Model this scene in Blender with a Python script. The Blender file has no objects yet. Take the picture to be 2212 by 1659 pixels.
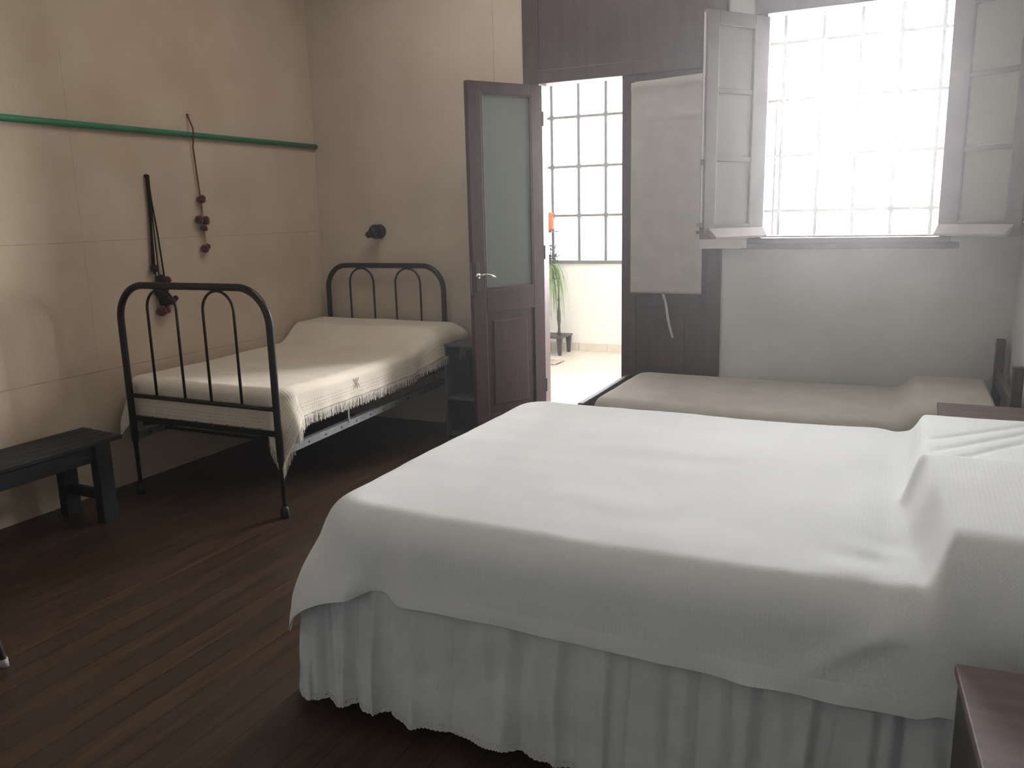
import bpy, bmesh, math, random
from mathutils import Vector, Matrix, noise
random.seed(7)
C = bpy.context.scene.collection
PI = math.pi

# ------------------------------------------------------------------ materials
def mat(name, col, rough=.6, col2=None, nscale=4., bump=0., bscale=80., spec=.3, metal=0., sheen=0., stretch=None):
    m = bpy.data.materials.new(name); m.use_nodes = True
    nt = m.node_tree; b = nt.nodes['Principled BSDF']
    b.inputs['Base Color'].default_value = (*col, 1)
    b.inputs['Roughness'].default_value = rough
    b.inputs['Metallic'].default_value = metal
    b.inputs['Specular IOR Level'].default_value = spec
    if sheen: b.inputs['Sheen Weight'].default_value = sheen
    geo = nt.nodes.new('ShaderNodeNewGeometry'); vec = geo.outputs['Position']
    if stretch:
        mp = nt.nodes.new('ShaderNodeMapping'); mp.inputs['Scale'].default_value = stretch
        nt.links.new(vec, mp.inputs['Vector']); vec = mp.outputs['Vector']
    if col2:
        n = nt.nodes.new('ShaderNodeTexNoise'); n.inputs['Scale'].default_value = nscale; n.inputs['Detail'].default_value = 5
        nt.links.new(vec, n.inputs['Vector'])
        r = nt.nodes.new('ShaderNodeValToRGB')
        r.color_ramp.elements[0].color = (*col, 1); r.color_ramp.elements[1].color = (*col2, 1)
        r.color_ramp.elements[0].position = .35; r.color_ramp.elements[1].position = .68
        nt.links.new(n.outputs['Fac'], r.inputs['Fac']); nt.links.new(r.outputs['Color'], b.inputs['Base Color'])
    if bump:
        n2 = nt.nodes.new('ShaderNodeTexNoise'); n2.inputs['Scale'].default_value = bscale; n2.inputs['Detail'].default_value = 4
        nt.links.new(vec, n2.inputs['Vector'])
        bp = nt.nodes.new('ShaderNodeBump'); bp.inputs['Strength'].default_value = bump; bp.inputs['Distance'].default_value = .004
        nt.links.new(n2.outputs['Fac'], bp.inputs['Height']); nt.links.new(bp.outputs['Normal'], b.inputs['Normal'])
    return m
def N(nt, t, **k):
    n = nt.nodes.new(t)
    for a, v in k.items(): setattr(n, a, v)
    return n
def sock(nt, s, v):
    if isinstance(v, (int, float)): s.default_value = v
    else: nt.links.new(v, s)
def mth(nt, op, a, b=0., c=None):
    n = N(nt, 'ShaderNodeMath', operation=op)
    sock(nt, n.inputs[0], a); sock(nt, n.inputs[1], b)
    if c is not None: sock(nt, n.inputs[2], c)
    return n.outputs[0]
def mixc(nt, f, a, b):
    n = N(nt, 'ShaderNodeMix', data_type='RGBA')
    sock(nt, n.inputs[0], f)
    for s, v in ((n.inputs[6], a), (n.inputs[7], b)):
        if isinstance(v, tuple): s.default_value = (*v, 1)
        else: nt.links.new(v, s)
    return n.outputs[2]
def base(m):
    nt = m.node_tree; b = nt.nodes['Principled BSDF']
    l = [x for x in nt.links if x.to_socket == b.inputs['Base Color']]
    return nt, b, (l[0].from_socket if l else tuple(b.inputs['Base Color'].default_value[:3]))
def seams(m, lines, dark=(.2, .15, .12), amt=.42):
    """fine joints: (axis, coordinate, half width, axis2, lo, hi)"""
    nt, b, src = base(m)
    g = N(nt, 'ShaderNodeNewGeometry'); sp = N(nt, 'ShaderNodeSeparateXYZ'); nt.links.new(g.outputs['Position'], sp.inputs[0])
    wob = N(nt, 'ShaderNodeTexNoise'); wob.inputs['Scale'].default_value = 3.; nt.links.new(g.outputs['Position'], wob.inputs['Vector'])
    w = mth(nt, 'MULTIPLY', mth(nt, 'SUBTRACT', wob.outputs['Fac'], .5), .012)
    brk = N(nt, 'ShaderNodeTexNoise'); brk.inputs['Scale'].default_value = 9.; nt.links.new(g.outputs['Position'], brk.inputs['Vector'])
    tot = None
    for ax, c, hw, ax2, lo, hi in lines:
        v = mth(nt, 'ADD', sp.outputs[ax], w)
        k = mth(nt, 'COMPARE', v, c, hw)
        k = mth(nt, 'MULTIPLY', k, mth(nt, 'COMPARE', sp.outputs[ax2], (lo+hi)/2, (hi-lo)/2))
        tot = k if tot is None else mth(nt, 'MAXIMUM', tot, k)
    f = mth(nt, 'MULTIPLY', tot, mth(nt, 'MULTIPLY', brk.outputs['Fac'], amt*1.8))
    nt.links.new(mixc(nt, f, src, dark), b.inputs['Base Color'])

CREAM = mat('limewashed cream plaster', (.50, .395, .292), .9, (.58, .475, .365), 2.2, .35, 45., spec=.1)
seams(CREAM, [('Z', 1.405, .0022, 'Y', -6, .1), ('Z', .69, .003, 'Y', -6, .1), ('Y', -.155, .002, 'Z', .69, 1.405),
              ('Y', -2.02, .0014, 'Z', .7, 2.4), ('X', 1.507, .003, 'Z', 1.9, 3.6), ('Y', -1.0, .002, 'Z', 0, .69)])
CREAM2 = mat('cream plaster back', (.47, .39, .31), .9, (.54, .455, .37), 2.0, .3, 45., spec=.1)
seams(CREAM2, [('X', 1.507, .003, 'Z', 1.6, 3.6)])
WHITE = mat('white plaster', (.50, .50, .48), .9, (.57, .57, .55), 2.0, .25, 50., spec=.1)
CEIL = mat('ceiling paint', (.78, .74, .68), .9, (.82, .78, .72), 1.5, .1, spec=.1)
FRONTW = mat('grey white distempered wall', (.55, .57, .58), .9, (.6, .62, .62), 2., .1, spec=.1)
GALWALL = mat('gallery white paint', (.80, .80, .77), .8, (.86, .86, .83), 2., .1, spec=.1)
BORD = mat('wine brown painted wood', (.042, .020, .021), .42, (.058, .028, .028), 3., .25, 30., spec=.4, stretch=(6, 6, 1))
BORD_SOFT = mat('dusty brown painted wood', (.09, .07, .072), .5, (.115, .09, .09), 3., .25, 30., spec=.35, stretch=(6, 6, 1))
GREYWOOD = mat('grey window paint', (.135, .115, .118), .5, (.17, .145, .145), 4., .2, 30., spec=.4)
LEDGE = mat('pale painted timber', (.52, .49, .47), .6, (.58, .55, .53), 5., .1)
BOARDM = mat('greyish pink weather board', (.27, .24, .24), .6, (.31, .28, .28), 5., .1)
BLACK = mat('black enamelled iron', (.004, .005, .004), .32, (.007, .007, .006), 20., .15, 120., spec=.35)
BLACKMATT = mat('matt black metal', (.006, .007, .006), .5, spec=.3)
STEEL = mat('galvanised steel angle', (.13, .14, .14), .5, (.18, .19, .19), 20., .1, metal=.3)
CHROME = mat('worn chrome', (.6, .58, .54), .25, metal=1.)
BENCHM = mat('dark blue grey bench paint', (.008, .010, .013), .5, (.014, .016, .019), 6., .3, 40., stretch=(1, 1, 6))
DARKWOOD = mat('dark stained wood', (.05, .045, .043), .5, (.072, .062, .06), 5., .3, 40., stretch=(6, 1, 6))
STANDWOOD = mat('brown nightstand wood', (.15, .11, .108), .6, (.19, .145, .14), 5., .06, 40., stretch=(1, 6, 6))
STANDEDGE = mat('grey painted board', (.075, .078, .075), .6, (.10, .10, .095), 6., .2)
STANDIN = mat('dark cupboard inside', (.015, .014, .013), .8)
GREEN = mat('green enamel', (.028, .17, .085), .45, (.035, .20, .10), 8., .1)
DRED = mat('dark red wool', (.10, .014, .014), .95, (.05, .009, .011), 60., .8, 150., sheen=.4)
DPUR = mat('dark brown wool', (.035, .018, .02), .95, (.02, .012, .014), 60., .8, 150.)
REDCORD = mat('red brown cord', (.16, .045, .03), .9, bump=.6, bscale=300.)
BLKCORD = mat('black cord', (.008, .007, .006), .9)
LINEN = mat('off white curtain linen', (.42, .405, .37), .95, (.47, .45, .41), 8., .3, 300., spec=.1)
TAPE = mat('pale cotton tape', (.45, .43, .41), .95)
MUSLIN = mat('grey white bed skirt cotton', (.51, .535, .53), .95, (.57, .595, .59), 12., .2, 200., spec=.1)
OFFWHITE = mat('mattress ticking', (.6, .57, .5), .95)
BEIGE = mat('greige wool blanket', (.49, .455, .41), .95, (.55, .515, .465), 5., .5, 250., spec=.1, sheen=.1)
TERRA = mat('terracotta pot', (.35, .16, .09), .8, (.42, .2, .12), 15.)
ORANGE = mat('orange glaze', (.55, .07, .012), .4, (.62, .10, .02), 12.)
LEAF = mat('pale green leaf', (.07, .15, .025), .5, (.15, .24, .06), 30.)
LEAF2 = mat('mauve leaf', (.07, .04, .045), .6, (.07, .09, .05), 30.)
DKIRON = mat('dark bronze iron', (.05, .045, .04), .5)
CLOTHW = mat('white cotton cloth', (.75, .74, .73), .95)
RUG = mat('pale rag rug', (.55, .48, .42), .95, (.35, .28, .24), 60., .5, 200.)
BARS = mat('grey steel glazing bars', (.11, .11, .11), .6, (.13, .13, .13), 8., spec=.2)
SKIRTING = mat('gallery skirting tile', (.62, .57, .50), .4, (.68, .63, .56), 10.)

# floor boards running away from the camera
FLOORM = mat('dark brown boards', (.030, .0155, .008), .34, (.064, .034, .018), 3., .25, 30., spec=.4, stretch=(12, .7, 1))
nt, b, src = base(FLOORM)
g = N(nt, 'ShaderNodeNewGeometry'); sp = N(nt, 'ShaderNodeSeparateXYZ'); nt.links.new(g.outputs['Position'], sp.inputs[0])
q = mth(nt, 'DIVIDE', sp.outputs['X'], .098); fr = mth(nt, 'FRACT', q); fl = mth(nt, 'FLOOR', q)
gap = mth(nt, 'LESS_THAN', fr, .045)
wn = N(nt, 'ShaderNodeTexWhiteNoise', noise_dimensions='1D'); nt.links.new(fl, wn.inputs['W'])
c1 = mixc(nt, mth(nt, 'MULTIPLY', wn.outputs['Value'], .8), src, (.030, .016, .0085))
nt.links.new(mixc(nt, gap, c1, (.004, .003, .002)), b.inputs['Base Color'])
rn = N(nt, 'ShaderNodeTexNoise'); rn.inputs['Scale'].default_value = 2.2; rn.inputs['Detail'].default_value = 4
nt.links.new(g.outputs['Position'], rn.inputs['Vector'])
nt.links.new(mth(nt, 'ADD', mth(nt, 'MULTIPLY', rn.outputs['Fac'], .28), .27), b.inputs['Roughness'])

TILEM = mat('pale gallery tile', (.72, .68, .60), .35, (.77, .73, .66), 4.)
nt, b, src = base(TILEM)
g = N(nt, 'ShaderNodeNewGeometry'); sp = N(nt, 'ShaderNodeSeparateXYZ'); nt.links.new(g.outputs['Position'], sp.inputs[0])
gx = mth(nt, 'LESS_THAN', mth(nt, 'FRACT', mth(nt, 'DIVIDE', sp.outputs['X'], .3)), .018)
gy = mth(nt, 'LESS_THAN', mth(nt, 'FRACT', mth(nt, 'DIVIDE', sp.outputs['Y'], .3)), .018)
nt.links.new(mixc(nt, mth(nt, 'MULTIPLY', mth(nt, 'MAXIMUM', gx, gy), .6), src, (.38, .34, .28)), b.inputs['Base Color'])

# ribbed white cotton (uses the UV of the cloth itself, in metres)
def cloth_mat(name, c1, c2, rib=.011, strength=.25, stripes=None, wr=.0):
    m = mat(name, c1, .92, c2, 3., 0, spec=.08, sheen=.15)
    nt, b, src = base(m)
    uv = N(nt, 'ShaderNodeUVMap'); uv.uv_map = 'UVMap'; sp = N(nt, 'ShaderNodeSeparateXYZ'); nt.links.new(uv.outputs[0], sp.inputs[0])
    w1 = mth(nt, 'SINE', mth(nt, 'MULTIPLY', sp.outputs['X'], 2*PI/rib))
    w2 = mth(nt, 'SINE', mth(nt, 'MULTIPLY', sp.outputs['Y'], 2*PI/(rib*.8)))
    hgt = mth(nt, 'ADD', mth(nt, 'MULTIPLY', w1, .6), mth(nt, 'MULTIPLY', mth(nt, 'MULTIPLY', w1, w2), .4))
    n = N(nt, 'ShaderNodeTexNoise'); n.inputs['Scale'].default_value = 220.; nt.links.new(uv.outputs[0], n.inputs['Vector'])
    hgt = mth(nt, 'ADD', hgt, mth(nt, 'MULTIPLY', n.outputs['Fac'], 1.2))
    bp = N(nt, 'ShaderNodeBump'); bp.inputs['Strength'].default_value = strength; bp.inputs['Distance'].default_value = .0012
    nt.links.new(hgt, bp.inputs['Height']); nt.links.new(bp.outputs['Normal'], b.inputs['Normal'])
    if stripes:
        at = N(nt, 'ShaderNodeAttribute'); at.attribute_name = 'hem'
        tot = None
        br = N(nt, 'ShaderNodeTexNoise'); br.inputs['Scale'].default_value = 90.; nt.links.new(uv.outputs[0], br.inputs['Vector'])
        for s in stripes:
            k = mth(nt, 'COMPARE', at.outputs['Fac'], s, .0028)
            tot = k if tot is None else mth(nt, 'MAXIMUM', tot, k)
        f = mth(nt, 'MULTIPLY', tot, mth(nt, 'MULTIPLY', mth(nt, 'GREATER_THAN', br.outputs['Fac'], .47), .5))
        nt.links.new(mixc(nt, f, src, (.33, .31, .28)), b.inputs['Base Color'])
    return m
COVER = cloth_mat('white ribbed cotton', (.66, .675, .665), (.695, .71, .70))
SPREAD = cloth_mat('cream cotton spread', (.635, .565, .465), (.69, .625, .525), .014, .25, stripes=(.030, .048, .066))
FRINGE = mat('cream cotton fringe', (.70, .65, .55), .95, (.55, .50, .42), 90.)

def glassy(name, trans, tint, diff, rough=.08, film=(.5, .52, .5)):
    m = bpy.data.materials.new(name); m.use_nodes = True; nt = m.node_tree; nt.nodes.clear()
    o = N(nt, 'ShaderNodeOutputMaterial')
    t = N(nt, 'ShaderNodeBsdfTransparent'); t.inputs[0].default_value = (*tint, 1)
    d = N(nt, 'ShaderNodeBsdfDiffuse'); d.inputs[0].default_value = (*film, 1)
    tl = N(nt, 'ShaderNodeBsdfTranslucent'); tl.inputs[0].default_value = (*film, 1)
    gl = N(nt, 'ShaderNodeBsdfGlossy'); gl.inputs['Roughness'].default_value = rough
    m1 = N(nt, 'ShaderNodeMixShader'); m1.inputs[0].default_value = .5; nt.links.new(d.outputs[0], m1.inputs[1]); nt.links.new(tl.outputs[0], m1.inputs[2])
    m2 = N(nt, 'ShaderNodeMixShader'); m2.inputs[0].default_value = trans; nt.links.new(m1.outputs[0], m2.inputs[1]); nt.links.new(t.outputs[0], m2.inputs[2])
    fr = N(nt, 'ShaderNodeFresnel'); fr.inputs[0].default_value = 1.45
    m3 = N(nt, 'ShaderNodeMixShader'); nt.links.new(fr.outputs[0], m3.inputs[0]); nt.links.new(m2.outputs[0], m3.inputs[1]); nt.links.new(gl.outputs[0], m3.inputs[2])
    nt.links.new(m3.outputs[0], o.inputs[0])
    return m
PANE = glassy('clear window glass', .985, (.985, .985, .985), 0)
FROST = glassy('frosted door glass', .15, (.8, .86, .82), 0, .3, (.34, .38, .34))
CASEGLASS = glassy('sky-bright casement glass', .38, (.95, .95, .93), 0, .12, (.90, .90, .86))  # whitish film, with the brighter sky reflection put into its colour
CASEGLASS2 = glassy('dimmer greenish casement glass', .40, (.92, .92, .86), 0, .12, (.66, .65, .56))  # same casement glass, duller reflection put into a darker film colour

# lace
LACE = bpy.data.materials.new('lace'); LACE.use_nodes = True; nt = LACE.node_tree; b = nt.nodes['Principled BSDF']
b.inputs['Base Color'].default_value = (.52, .52, .49, 1); b.inputs['Roughness'].default_value = .95
uv = N(nt, 'ShaderNodeUVMap'); uv.uv_map = 'UVMap'
vo = N(nt, 'ShaderNodeTexVoronoi'); vo.inputs['Scale'].default_value = 230.; nt.links.new(uv.outputs[0], vo.inputs['Vector'])
nt.links.new(mth(nt, 'GREATER_THAN', vo.outputs['Distance'], .20), b.inputs['Alpha'])

# ------------------------------------------------------------------ mesh helpers
def obj(name, bm, m, parent=None, smooth=False, bevel=0., loc=None, solid=0., sub=0):
    bmesh.ops.recalc_face_normals(bm, faces=bm.faces)
    me = bpy.data.meshes.new(name); bm.to_mesh(me); bm.free()
    me.materials.append(m)
    if smooth:
        for p in me.polygons: p.use_smooth = True
    o = bpy.data.objects.new(name, me); C.objects.link(o)
    if parent: o.parent = parent; o.matrix_parent_inverse = Matrix.Identity(4)
    if loc: o.location = loc
    if solid:
        s = o.modifiers.new('thick', 'SOLIDIFY'); s.thickness = solid; s.offset = -1
    if bevel:
        s = o.modifiers.new('edge', 'BEVEL'); s.width = bevel; s.segments = 2; s.limit_method = 'ANGLE'; s.angle_limit = .7
    if sub:
        s = o.modifiers.new('sub', 'SUBSURF'); s.levels = sub; s.render_levels = sub
    return o
def tag(o, label, cat, group=None, kind=None):
    o['label'] = label; o['category'] = cat
    if group: o['group'] = group
    if kind: o['kind'] = kind
    return o
def thing(name, label, cat, loc=(0, 0, 0), rz=0, group=None):
    o = bpy.data.objects.new(name, None); C.objects.link(o); o.empty_display_size = .1
    o.location = loc; o.rotation_euler = (0, 0, rz)
    return tag(o, label, cat, group)
def struct(o):
    o['kind'] = 'structure'; return o
def box(bm, x0, x1, y0, y1, z0, z1, M=None):
    vs = [bm.verts.new((x, y, z)) for x in (x0, x1) for y in (y0, y1) for z in (z0, z1)]
    for f in ((0, 1, 3, 2), (4, 6, 7, 5), (0, 4, 5, 1), (2, 3, 7, 6), (0, 2, 6, 4), (1, 5, 7, 3)):
        bm.faces.new([vs[i] for i in f])
    if M: bmesh.ops.transform(bm, matrix=M, verts=vs)
    return vs
def nb(*boxes, M=None):
    bm = bmesh.new()
    for b_ in boxes: box(bm, *b_, M=M)
    return bm
def tube(bm, pts, r, seg=10, closed=False, cap=True):
    pts = [Vector(p) for p in pts]; n = len(pts); rings = []
    rs = r if isinstance(r, (list, tuple)) else [r]*n
    up = None
    for i, p in enumerate(pts):
        a = pts[(i-1) % n] if (closed or i) else p; c = pts[(i+1) % n] if (closed or i < n-1) else p
        t = (c-a).normalized()
        if up is None:
            up = Vector((0, 0, 1)) if abs(t.z) < .9 else Vector((1, 0, 0))
        u = (up - t*up.dot(t)).normalized(); up = u; v = t.cross(u)
        rings.append([bm.verts.new(p + (u*math.cos(2*PI*k/seg) + v*math.sin(2*PI*k/seg))*rs[i]) for k in range(seg)])
    for i in range(n if closed else n-1):
        A, B = rings[i], rings[(i+1) % n]
        for k in range(seg): bm.faces.new([A[k], A[(k+1) % seg], B[(k+1) % seg], B[k]])
    if cap and not closed:
        bm.faces.new(rings[0]); bm.faces.new(rings[-1])
def lathe(bm, prof, seg=24, M=None):
    rings = []
    allv = []
    for r, z in prof:
        ring = [bm.verts.new((max(r, 1e-4)*math.cos(2*PI*k/seg), max(r, 1e-4)*math.sin(2*PI*k/seg), z)) for k in range(seg)]
        rings.append(ring); allv += ring
    for A, B in zip(rings, rings[1:]):
        for k in range(seg): bm.faces.new([A[k], A[(k+1) % seg], B[(k+1) % seg], B[k]])
    bm.faces.new(rings[0]); bm.faces.new(rings[-1])
    if M: bmesh.ops.transform(bm, matrix=M, verts=allv)
def grid(fn, nu, nv, attr=None, uvf=None):
    """surface from fn(i/nu, j/nv) -> Vector"""
    bm = bmesh.new(); uvl = bm.loops.layers.uv.new('UVMap')
    hem = bm.verts.layers.float.new('hem') if attr else None
    V = [[bm.verts.new(fn(i/nu, j/nv)) for j in range(nv+1)] for i in range(nu+1)]
    if attr:
        for i in range(nu+1):
            for j in range(nv+1): V[i][j][hem] = attr(i/nu, j/nv)
    for i in range(nu):
        for j in range(nv):
            f = bm.faces.new([V[i][j], V[i+1][j], V[i+1][j+1], V[i][j+1]])
            for l, (a, c) in zip(f.loops, ((i, j), (i+1, j), (i+1, j+1), (i, j+1))):
                l[uvl].uv = uvf(a/nu, c/nv) if uvf else (a/nu, c/nv)
    return bm
def sm(a, b_, x):
    t = min(1, max(0, (x-a)/(b_-a))); return t*t*(3-2*t)
def ga(x, c, w): return math.exp(-((x-c)/w)**2)
def nz(x, y, z=0.): return noise.noise(Vector((x, y, z)))

# ------------------------------------------------------------------ room shell
XR, YS, ZC = 4.57, -6.3, 3.55
struct(obj('floor', nb((-.1, XR+.1, YS-.1, .10, -.1, 0)), FLOORM))
struct(obj('ceiling', nb((-.1, XR+.1, YS-.1, .12, ZC, ZC+.1)), CEIL))
struct(obj('wall_left', nb((-.12, 0, YS-.1, .12, 0, ZC)), CREAM))
struct(obj('wall_right', nb((XR, XR+.12, YS-.1, .12, 0, ZC)), WHITE))
struct(obj('wall_front', nb((-.1, XR+.1, YS-.12, YS, 0, ZC)), FRONTW))
struct(obj('wall_back_left', nb((0, 1.722, 0, .12, 0, ZC)), CREAM2))
WX0, WX1, WZ0, WZ1 = 3.215, 4.215, 1.325, 2.60
struct(obj('wall_back_right', nb((3.02, WX0, 0, .12, 0, ZC), (WX1, XR, 0, .12, 0, ZC), (WX0, WX1, 0, .12, 0, WZ0), (WX0, WX1, 0, .12, WZ1, ZC)), WHITE))
# gallery outside
GY = 3.36
struct(obj('floor_gallery', nb((-2.5, 7.2, .10, GY, -.1, 0)), TILEM))
struct(obj('ceiling_gallery', nb((-2.5, 7.2, .12, GY+.1, 3.5, 3.6)), GALWALL))
struct(obj('wall_gallery_outer', nb((-2.5, 7.2, GY, GY+.1, 0, .955)), GALWALL))
struct(obj('wall_gallery_left', nb((-2.6, -2.5, .1, GY+.1, 0, 3.5)), GALWALL))
struct(obj('wall_gallery_right', nb((7.2, 7.3, .1, GY+.1, 0, 3.5)), GALWALL))
struct(obj('baseboard_gallery', nb(*[(-2.5+.33*k, -2.5+.33*k+.326, GY-.012, GY, 0, .085) for k in range(29)]), SKIRTING, bevel=.002))

# glazing of the gallery: one window with bars and panes
w = bpy.data.objects.new('window_1', None); C.objects.link(w); w.location = (0, GY, 0); struct(w)
w['label'] = 'steel glazed gallery window with a grid of panes'
XS = [-2.45, -2.1, -1.8, -1.5, -1.2, -.9, -.6, -.3, 0, .2, .505, .81, 1.112, 1.415, 1.72, 2.02, 2.32, 2.60, 2.815, 2.868, 3.205, 3.53, 3.857, 4.185, 4.51, 4.84, 5.17, 5.5, 5.83, 6.16, 6.5, 6.83, 7.15]
ZS = [1.467, 1.977, 2.484, 2.995]
bm = bmesh.new()
for x in XS: box(bm, x-(.013 if x != 2.815 else .008), x+(.013 if x != 2.815 else .008), -.012, .012, .985, 3.45 if x != 2.815 else 2.484)
for z in ZS: box(bm, -2.45, 7.15, -.010, .010, z-.012, z+.012)
for x in [q for q in XS if q != 2.815]:
    for z in ZS: box(bm, x-.022, x+.022, -.014, .014, z-.022, z+.022)
obj('glazing_bars', bm, BARS, w)
obj('window_frame', nb((-2.5, 7.2, -.03, .03, .955, .99), (-2.5, 7.2, -.03, .03, 3.44, 3.5), (-2.5, -2.44, -.03, .03, .955, 3.5), (7.14, 7.2, -.03, .03, .955, 3.5)), BARS, w)
obj('pane', nb((-2.44, 7.14, -.002, .002, .985, 3.45)), PANE, w)

# ------------------------------------------------------------------ door
d = bpy.data.objects.new('door_1', None); C.objects.link(d); struct(d)
d['label'] = 'wine brown double door in a tall panelled wooden frame'
obj('frame', nb((1.722, 1.832, -.015, .12, 0, ZC), (2.94, 3.02, -.018, .12, 0, ZC), (1.832, 2.94, -.02, .12, 2.31, 2.39), (1.832, 2.94, -.02, .12, 3.45, ZC)), BORD, d, bevel=.004)
obj('transom_panel', nb((1.80, 2.96, -.004, .06, 2.385, 3.47)), BORD, d, bevel=.004)
obj('threshold', nb((1.832, 2.94, -.01, .12, 0, .012)), BORD, d)
def leaf_parts(par, wd, flip=1, glassm=FROST):
    """leaf in local space: hinge at origin, body along +x, faces +-y"""
    T = .021
    f = nb((0, .085, -T, T, .02, 2.30), (wd-.095, wd, -T, T, .02, 2.30), (.085, wd-.095, -T, T, 2.235, 2.30),
           (.085, wd-.095, -T, T, .885, 1.025), (.085, wd-.095, -T, T, .02, .20))
    lf = obj('leaf', f, BORD, par, bevel=.003)
    obj('lower_panel', nb((.08, wd-.09, -.008, .008, .19, .89), (.14, wd-.145, -.016, .016, .26, .823)), BORD, par, bevel=.006)
    m_ = bmesh.new()
    x0, x1, z0, z1 = .085, wd-.095, 1.025, 2.235
    for s in (-1, 1):
        ya, yb = (.004*s, .02*s) if s > 0 else (.02*s, .004*s)
        box(m_, x0, x0+.012, ya, yb, z0, z1); box(m_, x1-.012, x1, ya, yb, z0, z1)
        box(m_, x0, x1, ya, yb, z0, z0+.014); box(m_, x0, x1, ya, yb, z1-.012, z1)
    obj('glazing_bead', m_, BORD, par, bevel=.003)
    obj('glass', nb((x0+.004, x1-.004, -.003, .003, z0+.004, z1-.004)), glassm, par)
# open leaf
la = math.atan2(-.46, -.285)
lo = bpy.data.objects.new('open_leaf', None); C.objects.link(lo); lo.parent = d; lo.location = (1.835, 0, 0); lo.rotation_euler = (0, 0, la)
lo['label'] = 'door leaf standing open with frosted glass'
leaf_parts(lo, .552)
for s in (-1, 1):
    bm = bmesh.new(); box(bm, .500, .532, min(.021*s, .025*s), max(.021*s, .025*s), 1.02, 1.20)
    obj('lock_plate', bm, DARKWOOD, lo, bevel=.002)
for s in (-1, 1):
    bm = bmesh.new(); tube(bm, [(.516, .02*s, 1.118), (.516, .055*s, 1.120)], .007)
    tube(bm, [(.518, .055*s, 1.122), (.48, .060*s, 1.128), (.44, .058*s, 1.120), (.405, .055*s, 1.108)], [.008, .008, .0075, .006])
    tube(bm, [(.516, .021*s, 1.118), (.516, .029*s, 1.118)], .017, 16)
    obj('door_handle', bm, CHROME, lo, smooth=True)
obj('lock_edge', nb((.551, .5545, -.010, .010, 1.0, 1.2)), STEEL, lo)
for z in (.3, 1.2, 2.05):
    bm = bmesh.new(); tube(bm, [(-.006, .016, z), (-.006, .016, z+.09)], .008); obj('hinge', bm, DARKWOOD, lo)
# closed leaf
lc = bpy.data.objects.new('closed_leaf', None); C.objects.link(lc); lc.parent = d; lc.location = (2.938, .02, .012); lc.rotation_euler = (0, 0, PI)
leaf_parts(lc, .552)
# panel curtain on closed leaf
def curt(u, v):
    x = 2.452 + .452*u; z = .988 + 1.285*v
    z += -.012*ga(v, 1, .05)*(1-u) + .01*u*sm(.9, 1, v)
    y = -.022 - .0008*math.sin(u*37+2*v) - .0022*math.sin(u*9+1+v*2) - .006*ga(v, .83, .012)*sm(.15, .3, u) - .010*ga(v, .975, .02)
    return Vector((x, y, z))
cu = obj('door_curtain', grid(curt, 60, 80), LINEN, None, smooth=True, solid=.003)
tag(cu, 'flat off white linen curtain panel fixed over the closed door leaf glass', 'curtain')
bm = bmesh.new(); tube(bm, [(2.47, -.012, 2.262), (2.90, -.012, 2.272)], .006)
obj('curtain_rod', bm, LEDGE, cu, smooth=True)
def rib(u, v):
    z = .985 - .275*v; x = 2.672 + .008*math.sin(v*2.2) + .045*v*v + .017*u - .012*ga(v, 0, .15)
    return Vector((x, -.030 + .004*math.sin(v*7), z))
obj('tie_tape', grid(rib, 2, 20), TAPE, cu, smooth=True, solid=.0015)

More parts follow.
